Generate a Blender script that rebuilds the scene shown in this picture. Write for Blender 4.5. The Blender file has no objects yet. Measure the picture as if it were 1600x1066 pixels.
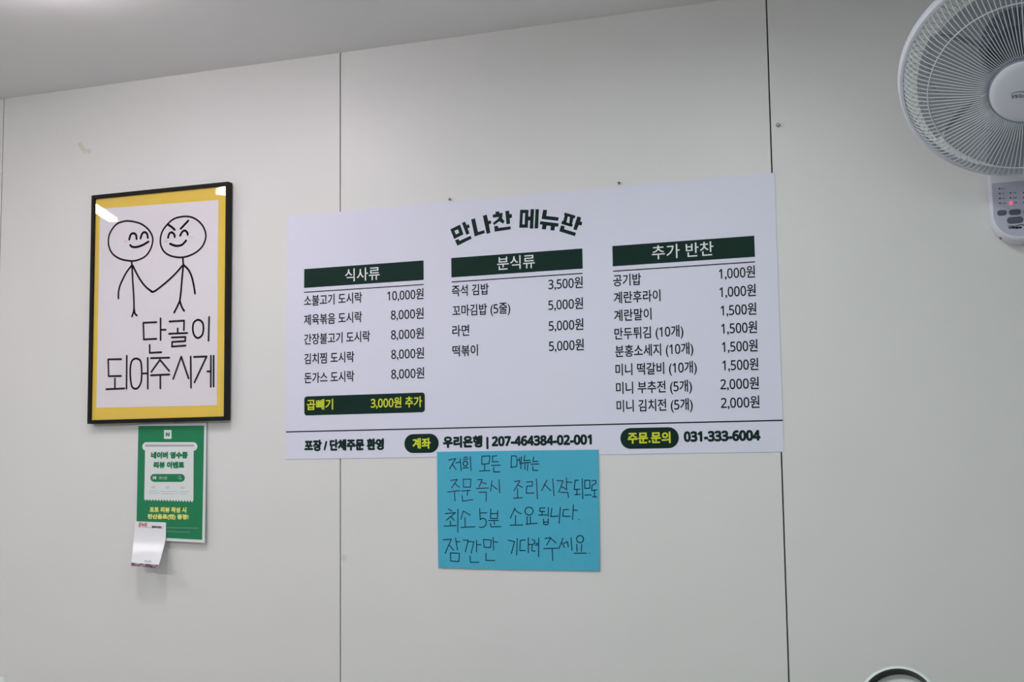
import bpy, bmesh, math, random
import numpy as np
from mathutils import Vector, Matrix
random.seed(7)
C = bpy.context.scene.collection
scene = bpy.context.scene
PI = math.pi

# ------------------------------------------------------------------ camera
FPX = 1974.34
YAW, PITCH, ROLL = -.348486, .095676, -.013188
CAM = np.array([0, -2.721, 1.6])

def cam_rows():
    cy, sy, cp, sp, cr, sr = math.cos(YAW), math.sin(YAW), math.cos(PITCH), math.sin(PITCH), math.cos(ROLL), math.sin(ROLL)
    fwd = np.array([sy*cp, cy*cp, sp]); right = np.array([cy, -sy, 0]); up = np.cross(right, fwd)
    return cr*right + sr*up, -sr*right + cr*up, fwd
RIGHT, UP, FWD = cam_rows()
cam = bpy.data.objects.new('camera', bpy.data.cameras.new('camera'))
C.objects.link(cam)
M = Matrix.Identity(4)
for i in range(3):
    M[i][0], M[i][1], M[i][2], M[i][3] = RIGHT[i], UP[i], -FWD[i], CAM[i]
cam.matrix_world = M
cam.data.sensor_width = 36
cam.data.lens = FPX/1600*36
cam.data.clip_start = .05
scene.camera = cam

# ------------------------------------------------------------------ world, exposure
world = bpy.data.worlds.new('world'); scene.world = world
world.use_nodes = True
world.node_tree.nodes['Background'].inputs[0].default_value = (.9, .95, 1, 1)
world.node_tree.nodes['Background'].inputs[1].default_value = .3
vs = scene.view_settings
vs.view_transform = 'Standard'; vs.look = 'None'; vs.gamma = 1; vs.use_curve_mapping = False
vs.exposure = 0.0
scene.cycles.max_bounces = 10
scene.cycles.diffuse_bounces = 6
scene.cycles.sample_clamp_indirect = 6

# lamps on the ceiling: (centre x, y, half length, half width, turn, strength, colour, label)
CEIL = 2.6157
LAMPS = [
    (-1.74, -.745, .07, .07, 0, 92, (1, .905, .955), 'round white domed ceiling light close to the wall, above the framed poster'),
    (-3.11, -1.20, .33, .019, 69, 80, (1, .89, .94), 'slim white light bar on the ceiling farthest from the menu banner'),
    (-2.445, -1.152, .14, .027, 40, 26, (1, .97, .97), 'short slim white light bar on the ceiling between the domed light and the long bar'),
    (-.55, -.98, .07, .07, 0, 142, (.925, 1, 1), 'unseen round white collared light added above the menu banner to brighten the wall'),  # no known fixture; added to lift the middle and right of the wall
    (-2.25, -3.1, .60, .09, 0, 62, (1, .985, 1), 'unseen wide white fill light bar added on the ceiling behind the camera, on the poster side'),  # unseen fill, added to even out the wall brightness
    (.5, -3.2, .60, .09, 0, 22, (.80, 1, .97), 'unseen wide white fill light bar added on the ceiling behind the camera, on the fan side'),  # unseen cool fill, added for the fan side
]

# ------------------------------------------------------------------ helpers
def lin(c):
    return tuple((v/255/12.92 if v/255 <= .04045 else ((v/255+.055)/1.055)**2.4) for v in c) + (1,)

MATS = {}
def mat(name, rgb, rough=.5, spec=.5, metal=0., vary=.03, scale=14., bump=0., bscale=200., alpha=1., emit=0., trans=0.):
    """procedural material: a base colour mottled by noise, optional bump"""
    if name in MATS: return MATS[name]
    m = bpy.data.materials.new(name); m.use_nodes = True
    nt = m.node_tree; b = nt.nodes['Principled BSDF']
    b.inputs['Roughness'].default_value = rough
    b.inputs['Specular IOR Level'].default_value = spec
    b.inputs['Metallic'].default_value = metal
    b.inputs['Alpha'].default_value = alpha
    b.inputs['Transmission Weight'].default_value = trans
    tc = nt.nodes.new('ShaderNodeTexCoord')
    n = nt.nodes.new('ShaderNodeTexNoise'); n.inputs['Scale'].default_value = scale; n.inputs['Detail'].default_value = 4
    nt.links.new(tc.outputs['Object'], n.inputs['Vector'])
    r = nt.nodes.new('ShaderNodeValToRGB')
    c = lin(rgb)
    r.color_ramp.elements[0].position = .3; r.color_ramp.elements[1].position = .7
    r.color_ramp.elements[0].color = tuple(max(0, v*(1-vary)) for v in c[:3]) + (1,)
    r.color_ramp.elements[1].color = tuple(min(1, v*(1+vary)) for v in c[:3]) + (1,)
    nt.links.new(n.outputs['Fac'], r.inputs['Fac'])
    nt.links.new(r.outputs['Color'], b.inputs['Base Color'])
    if emit:
        nt.links.new(r.outputs['Color'], b.inputs['Emission Color']); b.inputs['Emission Strength'].default_value = emit
    if bump:
        n2 = nt.nodes.new('ShaderNodeTexNoise'); n2.inputs['Scale'].default_value = bscale
        nt.links.new(tc.outputs['Object'], n2.inputs['Vector'])
        bp = nt.nodes.new('ShaderNodeBump'); bp.inputs['Strength'].default_value = bump; bp.inputs['Distance'].default_value = .002
        nt.links.new(n2.outputs['Fac'], bp.inputs['Height']); nt.links.new(bp.outputs['Normal'], b.inputs['Normal'])
    MATS[name] = m
    return m

class MB:
    """collects shapes in world coordinates; becomes ONE mesh object"""
    def __init__(s): s.v = []; s.f = []; s.mi = []
    def add(s, vs, fs, mi=0):
        b = len(s.v); s.v += [tuple(map(float, p)) for p in vs]
        s.f += [tuple(b+i for i in f) for f in fs]; s.mi += [mi]*len(fs)
        return s
    def box(s, a, b, mi=0):
        (x0, y0, z0), (x1, y1, z1) = a, b
        v = [(x0,y0,z0),(x1,y0,z0),(x1,y1,z0),(x0,y1,z0),(x0,y0,z1),(x1,y0,z1),(x1,y1,z1),(x0,y1,z1)]
        return s.add(v, [(3,2,1,0),(4,5,6,7),(0,1,5,4),(1,2,6,5),(2,3,7,6),(3,0,4,7)], mi)
    def prism(s, poly, d, mi=0):
        """closed polygon (3D points) pushed along vector d"""
        n = len(poly); d = np.array(d); p = [np.array(q) for q in poly]
        v = p + [q+d for q in p]
        f = [tuple(range(n)), tuple(range(2*n-1, n-1, -1))] + [(i, (i+1) % n, n+(i+1) % n, n+i)[::-1] for i in range(n)]
        return s.add(v, f, mi)
    def poly(s, pts, mi=0): return s.add(pts, [tuple(range(len(pts)))], mi)
    def lathe(s, prof, o, ax, seg=48, mi=0):
        """profile (r, t) turned round axis ax through o"""
        ax = np.array(ax)/np.linalg.norm(ax); a = np.cross(ax, [0, 0, 1.])
        if np.linalg.norm(a) < 1e-3: a = np.array([1., 0, 0])
        a /= np.linalg.norm(a); b = np.cross(ax, a); o = np.array(o)
        v = []
        for r, t in prof:
            for k in range(seg):
                th = 2*PI*k/seg; v.append(o + ax*t + r*(math.cos(th)*a + math.sin(th)*b))
        f = []
        for i in range(len(prof)-1):
            for k in range(seg):
                f.append((i*seg+k, i*seg+(k+1) % seg, (i+1)*seg+(k+1) % seg, (i+1)*seg+k))
        if tuple(prof[0]) != tuple(prof[-1]):      # a closed ring profile needs no end caps
            f.append(tuple(range(seg))[::-1]); f.append(tuple((len(prof)-1)*seg+k for k in range(seg)))
        return s.add(v, f, mi)
    def tube(s, pts, r, seg=6, closed=False, mi=0):
        p = [np.array(q, float) for q in pts]; n = len(p); v = []
        ref = None
        for i in range(n):
            t = (p[(i+1) % n]-p[i-1]) if closed else (p[min(i+1, n-1)]-p[max(i-1, 0)])
            t /= np.linalg.norm(t)
            if ref is None: ref = np.cross(t, [.3, .5, .81]); ref /= np.linalg.norm(ref)
            a = ref - t*np.dot(ref, t); a /= np.linalg.norm(a); ref = a; b = np.cross(t, a)
            rr = r[i] if hasattr(r, '__len__') else r
            for k in range(seg):
                th = 2*PI*k/seg; v.append(p[i] + rr*(math.cos(th)*a + math.sin(th)*b))
        f = []
        for i in range(n if closed else n-1):
            j = (i+1) % n
            for k in range(seg): f.append((i*seg+k, i*seg+(k+1) % seg, j*seg+(k+1) % seg, j*seg+k))
        if not closed: f += [tuple(range(seg))[::-1], tuple((n-1)*seg+k for k in range(seg))]
        return s.add(v, f, mi)
    def grid(s, rows, mi=0, thick=None):
        """rows of points -> surface; thick = vector pushes a second skin and closes the edge"""
        nr, nc = len(rows), len(rows[0])
        v = [p for r in rows for p in r]
        f = [(i*nc+j, i*nc+j+1, (i+1)*nc+j+1, (i+1)*nc+j) for i in range(nr-1) for j in range(nc-1)]
        if thick is not None:
            m = len(v); v = v + [np.array(p)+np.array(thick) for p in v]
            f += [tuple(m+i for i in q[::-1]) for q in f]
            edge = [(0, j) for j in range(nc)] + [(i, nc-1) for i in range(1, nr)] + [(nr-1, j) for j in range(nc-2, -1, -1)] + [(i, 0) for i in range(nr-2, 0, -1)]
            e = [i*nc+j for i, j in edge]
            f += [(e[k], e[(k+1) % len(e)], m+e[(k+1) % len(e)], m+e[k])[::-1] for k in range(len(e))]
        return s.add(v, f, mi)

def root_loc(o):
    while o.parent: o = o.parent
    return np.array(o.location)
def obj(name, mb, m, parent=None, loc=None, smooth=False, bevel=0., kind=None, label=None):
    o0 = root_loc(parent) if parent else np.array(loc if loc is not None else (0, 0, 0))
    me = bpy.data.meshes.new(name)
    me.from_pydata([tuple(np.array(p)-o0) for p in mb.v], [], mb.f)
    for mm in (m if isinstance(m, (list, tuple)) else [m]): me.materials.append(mm)
    me.polygons.foreach_set('material_index', mb.mi)
    if smooth:
        me.polygons.foreach_set('use_smooth', [True]*len(me.polygons)); me.set_sharp_from_angle(angle=math.radians(40))
    me.update()
    o = bpy.data.objects.new(name, me); C.objects.link(o)
    if parent: o.parent = parent
    else: o.location = o0
    if bevel:
        b = o.modifiers.new('bevel', 'BEVEL'); b.width = bevel; b.segments = 3; b.limit_method = 'ANGLE'
    if kind: o['kind'] = kind
    if label: o['label'] = label
    return o
def tag(o, label, cat, group=None):
    o['label'] = label; o['category'] = cat
    if group: o['group'] = group
    return o
def thing(name, loc, label, cat, group=None):
    o = bpy.data.objects.new(name, None); C.objects.link(o); o.location = tuple(map(float, loc)); o.empty_display_size = .05
    return tag(o, label, cat, group)

# a flat surface on the wall, measured from the photograph
class Plane:
    def __init__(s, o, n): s.o = np.array(o, float); s.n = np.array(n, float)/np.linalg.norm(n)   # n points into the room
    def at(s, px, py, lift=0.):
        d = RIGHT*(px-800)/FPX + UP*(533-py)/FPX + FWD
        o = s.o + s.n*lift
        return CAM + d*(np.dot(o-CAM, s.n)/np.dot(d, s.n))
    def axes(s):
        u = np.cross([0, 0, 1.], s.n)*1.0; u /= np.linalg.norm(u)
        return u, np.cross(s.n, u)
def wallplane(y=0.): return Plane((0, y, 0), (0, -1, 0))
def W(px, py, y=0.): return wallplane(y).at(px, py)

def ribbon(mb, pts, w, n, closed=False, mi=0, caps=True):
    """flat pen stroke with round ends through 3D points lying on a plane of normal n"""
    p = [np.array(q) for q in pts]; m = len(p)
    for i in range(m if closed else m-1):
        a, b = p[i], p[(i+1) % m]; t = b-a; L = np.linalg.norm(t)
        if L < 1e-6: continue
        s = np.cross(n, t/L)*w/2
        mb.poly([a-s, b-s, b+s, a+s], mi)
    if caps:
        u = np.cross(n, [0, 0, 1.]); u /= np.linalg.norm(u); v = np.cross(n, u)
        for q in p: mb.poly([q + (math.cos(2*PI*k/10)*u + math.sin(2*PI*k/10)*v)*w/2 for k in range(10)][::1], mi)
def spline(p, closed=False, k=6):
    p = [np.array(q, float) for q in p]; n = len(p); out = []
    if n < 3: return p
    for i in range(n if closed else n-1):
        g = (lambda j: p[j % n]) if closed else (lambda j: p[min(max(j, 0), n-1)])
        a, b, c, d = g(i-1), g(i), g(i+1), g(i+2)
        for s in range(k):
            t = s/k
            out.append(.5*((2*b)+(c-a)*t+(2*a-5*b+4*c-d)*t*t+(3*b-a-3*c+d)*t**3))
    if not closed: out.append(p[-1])
    return out
def ink(mb, plane, ox, oy, sc, strokes, w, lift, smooth=False, closed=False):
    for st in strokes:
        q = spline(st, closed) if smooth else st
        P = [plane.at(ox+x/sc, oy+y/sc, lift) for x, y in q]
        if isinstance(mb, list): mb.append((P, w, plane.n))
        else: ribbon(mb, P, w, plane.n, closed)
def words(name, strokes, m, parent, label):
    """pen strokes of one written line -> one part per word (split at the wide gaps)"""
    strokes = sorted(strokes, key=lambda t: min(p[0] for p in t[0])); groups = []; right = -1e9
    for st in strokes:
        if min(p[0] for p in st[0]) - right > .0125 or not groups: groups.append([])
        groups[-1].append(st); right = max(right, max(p[0] for p in st[0]))
    for g_ in groups:
        mb = MB()
        for P, w, n in g_: ribbon(mb, P, w, n)
        obj(name, mb, m, parent, label=label)
def fill(mb, plane, ox, oy, sc, polys, lift):
    for pl in polys: mb.poly([plane.at(ox+x/sc, oy+y/sc, lift) for x, y in pl])
def circ(cx, cy, rx, ry, n=20): return [(cx+rx*math.cos(2*PI*k/n), cy+ry*math.sin(2*PI*k/n)) for k in range(n)]

TXT = {}
def glyphs(body, shear=0.):
    """outline of a line of lettering in em units"""
    body = ''.join(chr(0x1D7E2+int(ch)) if ch in '0123456789' else ch for ch in body)      # sans-serif digits
    key = (body, shear)
    if key not in TXT:
        cu = bpy.data.curves.new('lettering', 'FONT'); cu.body = body; cu.size = 1; cu.resolution_u = 3; cu.shear = shear
        o = bpy.data.objects.new('lettering', cu); C.objects.link(o)
        dg = bpy.context.evaluated_depsgraph_get(); dg.update()
        me = bpy.data.meshes.new_from_object(o.evaluated_get(dg))
        TXT[key] = (np.array([(v.co.x, v.co.y) for v in me.vertices]), [tuple(p.vertices) for p in me.polygons])
        bpy.data.objects.remove(o); bpy.data.curves.remove(cu); bpy.data.meshes.remove(me)
    return TXT[key]
def text(mb, body, plane, L, Rr, lift, em=None, height=None, bold=0., mid=.37, level=False, shear=0.):
    """lettering from pixel L (left end, mid height) to pixel Rr; em = line size in metres, or height = glyph height in metres"""
    v, f = glyphs(body, shear)
    a, b = plane.at(*L, lift), plane.at(*Rr, lift)
    if level: z = (a[2]+b[2])/2; a[2] = b[2] = z
    u = b-a; wd = np.linalg.norm(u); u /= wd; up = np.cross(plane.n, u)
    if up[2] < 0: up = -up
    x0, x1, y0, y1 = v[:, 0].min(), v[:, 0].max(), v[:, 1].min(), v[:, 1].max()
    sx = (wd-bold)/(x1-x0)
    if height: sy = (height-bold)/(y1-y0); ym = (y0+y1)/2
    else: sy = em; ym = mid
    P = [a + u*(bold/2+(x-x0)*sx) + up*((y-ym)*sy) for x, y in v]
    offs = [(0, 0)] if not bold else [(bold/2*math.cos(t), bold/2*math.sin(t)) for t in [k*PI/4 for k in range(8)]]
    for k, (dx, dy) in enumerate(offs): mb.add([p + u*dx + up*dy + plane.n*k*2e-5 for p in P], f)
def round_rect(w, h, r, n=6):
    """outline in unit plane, centred"""
    o = []
    for cx, cy, a0 in ((w/2-r, h/2-r, 0), (-w/2+r, h/2-r, 90), (-w/2+r, -h/2+r, 180), (w/2-r, -h/2+r, 270)):
        for k in range(n+1):
            a = math.radians(a0+90*k/n); o.append((cx+r*math.cos(a), cy+r*math.sin(a)))
    return o
# ------------------------------------------------------------------ materials
wall_m = mat('wall_panel_paint', (228, 228, 226), .42, .4, vary=.012, scale=3.5, bump=.03, bscale=9)
seam_m = mat('seam_shadow_gap', (48, 48, 46), .8, .2)
ceil_m = mat('ceiling_paint', (248, 248, 247), .75, .3, vary=.012, scale=2.5, bump=.05, bscale=60)
room_m = mat('room_wall_paint', (226, 226, 226), .8, .3)
floor_m = mat('floor_tile', (150, 149, 148), .4, .5, vary=.08, scale=5)
black_m = mat('black_frame_paint', (17, 18, 20), .55, .22)
yellow_m = mat('yellow_card', (238, 204, 84), .6, .3, vary=.02)
white_paper = mat('white_print_paper', (232, 228, 234), .6, .3, vary=.008)
ink_m = mat('black_marker_ink', (26, 22, 26), .6, .15)
cheek_m = mat('pink_cheek_ink', (236, 214, 222), .7, .2)
banner_m = mat('banner_vinyl', (226, 227, 244), .45, .4, vary=.006, scale=6)
dark_green = mat('dark_green_print', (10, 44, 36), .55, .15, vary=.03)
text_dark = mat('dark_print_ink', (24, 26, 36), .6, .15)
title_m = mat('green_black_title_ink', (16, 42, 40), .6, .15)
white_ink = mat('white_print_ink', (236, 240, 242), .55, .3)
yellow_ink = mat('lime_yellow_print_ink', (214, 224, 60), .55, .2)
blue_m = mat('sky_blue_paper', (80, 180, 210), .75, .2, vary=.02, scale=30, bump=.03)
blue_ink = mat('navy_pen_ink', (10, 44, 70), .6, .2)
purple_ink = mat('purple_pen_ink', (58, 46, 90), .6, .2)
leaf_m = mat('leaflet_green_print', (26, 128, 84), .28, .5, vary=.05, scale=9)
leaf_white = mat('leaflet_white', (226, 232, 230), .35, .5, vary=.01)
leaf_yellow = mat('pale_yellow_print_ink', (240, 236, 130), .5, .3)
leaf_grey = mat('grey_print_ink', (150, 158, 162), .5, .3)
leaf_lilac = mat('lilac_grey_print_ink', (176, 170, 186), .5, .3)
sticker_m = mat('sticker_plastic', (236, 238, 242), .25, .5, vary=.01)
red_ink = mat('red_print_ink', (200, 52, 60), .5, .3)
fan_white = mat('white_fan_plastic', (228, 230, 240), .38, .5, vary=.006)
fan_wire = mat('pale_grey_grille_coating', (214, 222, 226), .35, .5, vary=.01)
fan_panel = mat('lilac_grey_control_panel', (192, 194, 214), .4, .4, vary=.01)
fan_dark = mat('dark_slate_motor_plastic', (52, 56, 68), .5, .4)
fan_blade = mat('smoky_blue_blade_plastic', (112, 118, 134), .3, .4, alpha=.38, vary=.02)
button_m = mat('grey_rubber_button', (92, 96, 110), .55, .3)
led_off = mat('unlit_led_dark', (44, 38, 62), .3, .5)
led_on = mat('lit_red_led', (255, 50, 80), .3, .5, emit=3.0)
metal_m = mat('dull_metal', (120, 120, 116), .35, .5, metal=.9)
stain_m = mat('yellowed_glue_stain', (216, 215, 203), .7, .2)
tape_m = mat('clear_tape', (232, 232, 228), .2, .5)
white_gloss = mat('white_gloss_plastic', (222, 232, 228), .3, .5)
dark_gloss = mat('black_gloss_bezel', (34, 30, 34), .3, .5)
mirror_m = mat('pale_grey_face', (196, 204, 200), .35, .4, vary=.005)  # matte grey stands in for the room reflected in the mirror
counter_m = mat('counter_laminate', (112, 108, 104), .4, .4)

# ------------------------------------------------------------------ the room
X0, X1, Y0 = -4.9, 2.3, -5.4
SEAMS = [-3.506, -2.468, -1.431, -.3848, .658, 1.70]
g = MB(); gap = .0016
xs = [X0] + SEAMS + [X1]
for i in range(len(xs)-1):
    a = xs[i] + (gap if i else 0); b = xs[i+1] - (gap if i < len(xs)-2 else 0)
    g.box((a, 0, 0), (b, .05, CEIL-.0002))
g.box((X0, .006, 0), (X1, .055, CEIL), 1)
wall = obj('wall_back', g, [wall_m, seam_m], kind='structure')
obj('ceiling', MB().box((X0-.1, Y0-.1, CEIL), (X1+.1, .06, CEIL+.1)), ceil_m, kind='structure')
obj('floor', MB().box((X0-.1, Y0-.1, -.1), (X1+.1, .06, 0)), floor_m, kind='structure')
obj('wall_left', MB().box((X0-.1, Y0, 0), (X0, 0, CEIL)), room_m, kind='structure')
obj('wall_right', MB().box((X1, Y0, 0), (X1+.1, 0, CEIL)), room_m, kind='structure')
obj('wall_front', MB().box((X0, Y0-.1, 0), (X1, Y0, CEIL)), room_m, kind='structure')
# stain and old glue left on the wall panels
wp = wallplane(0)
sp = MB(); sp.poly([wp.at(x, y, .0004) for x, y in circ(537.5, 872, 4.2, 4.6)])
obj('glue_spot', sp, stain_m, wall, label='small round yellowish glue spot beside the panel seam')
sp = MB()
sp.poly([wp.at(*q, .0004) for q in ((121, 224), (126, 222), (134, 233), (142, 232), (142.5, 239), (132, 241), (127, 235))])
obj('glue_mark', sp, stain_m, wall, label='faint beige smear of old glue above the framed poster')
sp = MB(); sp.poly([wp.at(*q, .0008) for q in ((134.7, 237.5), (136.8, 237), (136.6, 244.5), (134.8, 244.5))])
obj('paper_scrap', sp, tape_m, wall, label='tiny white scrap stuck in the glue smear')

# ------------------------------------------------------------------ ceiling lights
for i, (x, y, hl, hw, rot, st, col, label) in enumerate(LAMPS):
    t = thing('ceiling_light', (x, y, CEIL), label, 'ceiling light', 'ceiling lights')
    a = math.radians(rot); u = np.array([math.cos(a), math.sin(a), 0]); v = np.array([-math.sin(a), math.cos(a), 0])
    o = np.array([x, y, CEIL])
    def outline(hl, hw, z): return [o + u*p + v*q + np.array([0, 0, z]) for p, q in round_rect(2*hl, 2*hw, hw*.98, 10)]
    obj('housing', MB().prism(outline(hl+.008, hw+.008, -.001), (0, 0, -.012)), white_gloss, t)
    if i == 3:      # shallow collar added to cut this light off the top of the wall
        obj('collar', MB().lathe([(hl+.001, .0135), (hl+.008, .0135), (hl+.008, .032), (hl+.001, .032), (hl+.001, .0135)], o, (0, 0, -1), 64), white_gloss, t, smooth=True)
    m = bpy.data.materials.new('lit_diffuser'); m.use_nodes = True; nt = m.node_tree
    b = nt.nodes['Principled BSDF']; b.inputs['Base Color'].default_value = (.9, .9, .9, 1)
    b.inputs['Emission Color'].default_value = col + (1,); b.inputs['Emission Strength'].default_value = st
    tc = nt.nodes.new('ShaderNodeTexCoord'); n = nt.nodes.new('ShaderNodeTexNoise'); n.inputs['Scale'].default_value = 40
    rr = nt.nodes.new('ShaderNodeMapRange'); rr.inputs['To Min'].default_value = .3; rr.inputs['To Max'].default_value = .4
    nt.links.new(tc.outputs['Object'], n.inputs['Vector']); nt.links.new(n.outputs['Fac'], rr.inputs['Value']); nt.links.new(rr.outputs['Result'], b.inputs['Roughness'])
    if i == 0: obj('diffuser', MB().lathe([(hl, .0132), (hl, .030), (hl-.006, .038), (hl-.02, .043), (.0001, .045)], o, (0, 0, -1), 64), m, t, smooth=True)
    else: obj('diffuser', MB().prism(outline(hl, hw, -.013), (0, 0, -.014)), m, t)

# ------------------------------------------------------------------ menu banner
BX0, BX1, BZ0, BZ1 = -1.5793, -.3793, 1.6144, 2.2158
bp = wallplane(-.0013)
ban = thing('menu_banner', ((BX0+BX1)/2, 0, BZ0), 'wide white menu banner with dark green lettering pasted flat on the wall', 'menu banner')
obj('sheet', MB().box((BX0, -.0013, BZ0), (BX1, -.0002, BZ1)), banner_m, ban)
l1, l2 = .0003, .0006
S = 13.325
t = MB()
A = (695, 320, S); B = (800, 315, S)
fill(t, bp, *A, [
    [(115,512),(318,412),(275,512),(200,545)], [(318,412),(388,617),(300,583),(275,512)], [(388,617),(195,715),(232,618),(300,583)], [(195,715),(115,512),(200,545),(232,618)],
    [(355,378),(422,352),(452,425),(500,405),(522,470),(478,492),(512,598),(450,628)],
    [(212,740),(285,712),(303,752),(537,645),(560,705),(262,855)],
    [(548,305),(628,283),(690,568),(822,528),(833,590),(622,660)],
    [(792,232),(872,205),(905,342),(955,322),(970,385),(920,410),(948,585),(872,608)],
    [(1050,148),(1130,135),(1140,178),(1205,165),(1195,285),(1245,345),(1212,395),(1135,345),(1025,425),(1000,380),(1100,300),(1130,255),(1000,268),(997,205),(1060,195)],
    [(1258,132),(1338,122),(1348,200),(1395,190),(1402,265),(1352,285),(1360,395),(1285,408)],
    [(1028,445),(1108,438),(1115,482),(1370,450),(1372,512),(1038,562)]], l1)
fill(t, bp, *B, [
    [(170,172),(345,172),(272,240),(228,240)], [(345,172),(330,545),(262,475),(272,240)], [(330,545),(150,545),(215,475),(262,475)], [(150,545),(170,172),(228,240),(215,475)],
    [(335,312),(385,312),(385,395),(330,395)], [(388,158),(462,160),(440,563),(368,563)], [(490,160),(560,160),(543,560),(468,560)],
    [(648,172),(730,175),(715,300),(972,328),(960,402),(615,362)],
    [(590,408),(972,455),(960,525),(895,518),(880,605),(800,598),(808,508),(720,500),(705,582),(620,575),(635,482),(575,475)],
    [(1098,230),(1322,295),(1305,352),(1080,285)], [(1045,400),(1270,480),(1245,530),(1025,465)], [(1100,285),(1165,300),(1130,440),(1060,425)], [(1205,318),(1280,345),(1240,505),(1190,475)],
    [(1360,310),(1438,330),(1422,415),(1465,428),(1448,500),(1390,490),(1345,600),(1275,580)],
    [(1020,495),(1098,515),(1085,575),(1332,650),(1310,722),(985,620)]], l1)
obj('title_lettering', t, title_m, ban, label='heavy green-black arched title lettering')

def bar_px(p, TL, BR, lift, TR=None, BL=None):
    """level rectangle on plane p: x from corners, z averaged over the corner pairs"""
    a, b, c, d = (p.at(*q, lift) for q in (TL, TR or TL, BR, BL or BR))
    xl = (a[0]+d[0])/2 if BL else a[0]; xr = (b[0]+c[0])/2 if TR else c[0]
    zt = (a[2]+b[2])/2; zb = (c[2]+d[2])/2; y = a[1]
    return xl, xr, zb, zt, y
def flat_bar(xl, xr, zb, zt, y): return [(xl, y, zb), (xr, y, zb), (xr, y, zt), (xl, y, zt)]
HEADS = [((475,421),(661.7,406.7),(662,437.3),(475.3,450.3), '식사류', (539.2,430),(593.3,427.2), (475,457.3),(662,444.4), 'left'),
         ((705,403.3),(909.9,388.3),(910.5,419.8),(705.3,433.7), '분식류', (776.8,413),(835.6,407), (705.6,440.4),(910.2,427.7), 'middle'),
         ((956.6,384.4),(1178.6,368.6),(1179.5,401.5),(957.5,416.2), '추가 반찬', (1018.5,393.7),(1114.8,389.4), (957.8,423.8),(1179.8,409.4), 'right')]
for TL, TR, BR, BL, body, tl, tr, ll, lr, side in HEADS:
    bar = obj('section_header', MB().poly(flat_bar(*bar_px(bp, TL, BR, l1, TR, BL))), dark_green, ban, label='dark green header bar of the %s column' % side)
    m = MB(); text(m, body, bp, tl, tr, l2, height=.0318, level=True, bold=.0004); obj('heading_lettering', m, white_ink, bar, label='white heading lettering')
    a, b = bp.at(*ll, l1), bp.at(*lr, l1); z = (a[2]+b[2])/2
    obj('divider_line', MB().poly(flat_bar(a[0], b[0], z-.0012, z+.0012, a[1])), text_dark, ban)
ITEMS = [
    [('소불고기 도시락',(475,470.3),(565.7,465.0),'10,000원',(605,462.2),(661.8,459.4)),
     ('제육볶음 도시락',(475,499.6),(565.7,495.9),'8,000원',(610.7,492),(662,490)),
     ('간장불고기 도시락',(475.2,530.0),(578.3,526),'8,000원',(610.9,523),(662.2,521)),
     ('김치찜 도시락',(475.4,560.7),(553.5,558),'8,000원',(611.2,553.6),(662.5,552)),
     ('돈가스 도시락',(475.5,590.7),(553.5,588.2),'8,000원',(611.2,584.6),(662.8,583))],
    [('즉석 김밥',(705.9,454.4),(763.6,452.3),'3,500원',(856.7,444.3),(910.5,441.5)),
     ('꼬마김밥 (5줄)',(706.7,485.2),(797.3,482),'5,000원',(856.7,476.7),(911,474)),
     ('라면',(706.7,517.2),(733.2,516.4),'5,000원',(857.3,509),(911.6,507)),
     ('떡볶이',(707,548.6),(746.8,547.5),'5,000원',(857.6,540.7),(912.2,538.8))],
    [('공기밥',(958,438.6),(1001.6,436.4),'1,000원',(1123.2,427.4),(1179.8,425)),
     ('계란후라이',(958.9,465.2),(1032,462.1),'1,000원',(1124,456),(1180.9,454)),
     ('계란말이',(959.4,493.2),(1018,490.9),'1,500원',(1126,484.7),(1181.7,483)),
     ('만두튀김 (10개)',(960,521.3),(1067.8,517.6),'1,500원',(1126.9,513.3),(1182.9,511.4)),
     ('분홍소세지 (10개)',(961.2,549.2),(1083.3,544.4),'1,500원',(1128,542),(1183.7,540.1)),
     ('미니 떡갈비 (10개)',(961.5,577.9),(1088.8,573.7),'1,500원',(1128.6,571),(1184.9,569)),
     ('미니 부추전 (5개)',(962.5,606.4),(1081.2,603.3),'2,000원',(1125.5,600.4),(1185.7,598.9)),
     ('미니 김치전 (5개)',(963.3,634.8),(1082.4,631.7),'2,000원',(1126.5,629.8),(1186.7,628))]]
for rows, side in zip(ITEMS, ('left', 'middle', 'right')):
    for n, nl, nr, p, pl, pr in rows:
        a, b = MB(), MB()
        text(a, n, bp, nl, nr, l1, em=.0288, bold=.0008, level=True)
        text(b, p, bp, pl, pr, l1, em=.0292, bold=.0008, level=True)
        obj('dish_name', a, text_dark, ban); obj('dish_price', b, text_dark, ban)
def pill(name, TL, TR, BR, BL, rfrac, m, parent, label=None, plane=bp, lift=l1):
    xl, xr, zb, zt, y = bar_px(plane, TL, BR, lift, TR, BL)
    w, h = xr-xl, zt-zb
    return obj(name, MB().poly([((xl+xr)/2+x, y, (zb+zt)/2+z) for x, z in round_rect(w, h, h*rfrac)]), m, parent, label=label)
ex = pill('extra_portion_box', (475.3,620.3), (663.8,612.8), (663.8,643.8), (475.5,650), .16, dark_green, ban, 'dark green rounded box for the extra portion')
for body, tl, tr in (('곱빼기', (479.3,633.6), (520.5,631.2)), ('3,000원 추가', (579.3,630.6), (659.5,627.4))):
    m = MB(); text(m, body, bp, tl, tr, l2, em=.0275, bold=.0012, level=True); obj('box_lettering', m, yellow_ink, ex, label='lime yellow lettering')
a, b = bp.at(447.7, 677, l1), bp.at(1223.5, 654.8, l1); z = (a[2]+b[2])/2
obj('divider_line', MB().poly(flat_bar(BX0, BX1, z-.0014, z+.0014, a[1])), text_dark, ban, label='long thin line above the contact row')
text(ft := MB(), '포장 / 단체주문 환영', bp, (475.5,697), (600,694), l1, em=.0275, bold=.0034, level=True)
obj('contact_lettering', ft, title_m, ban)
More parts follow.
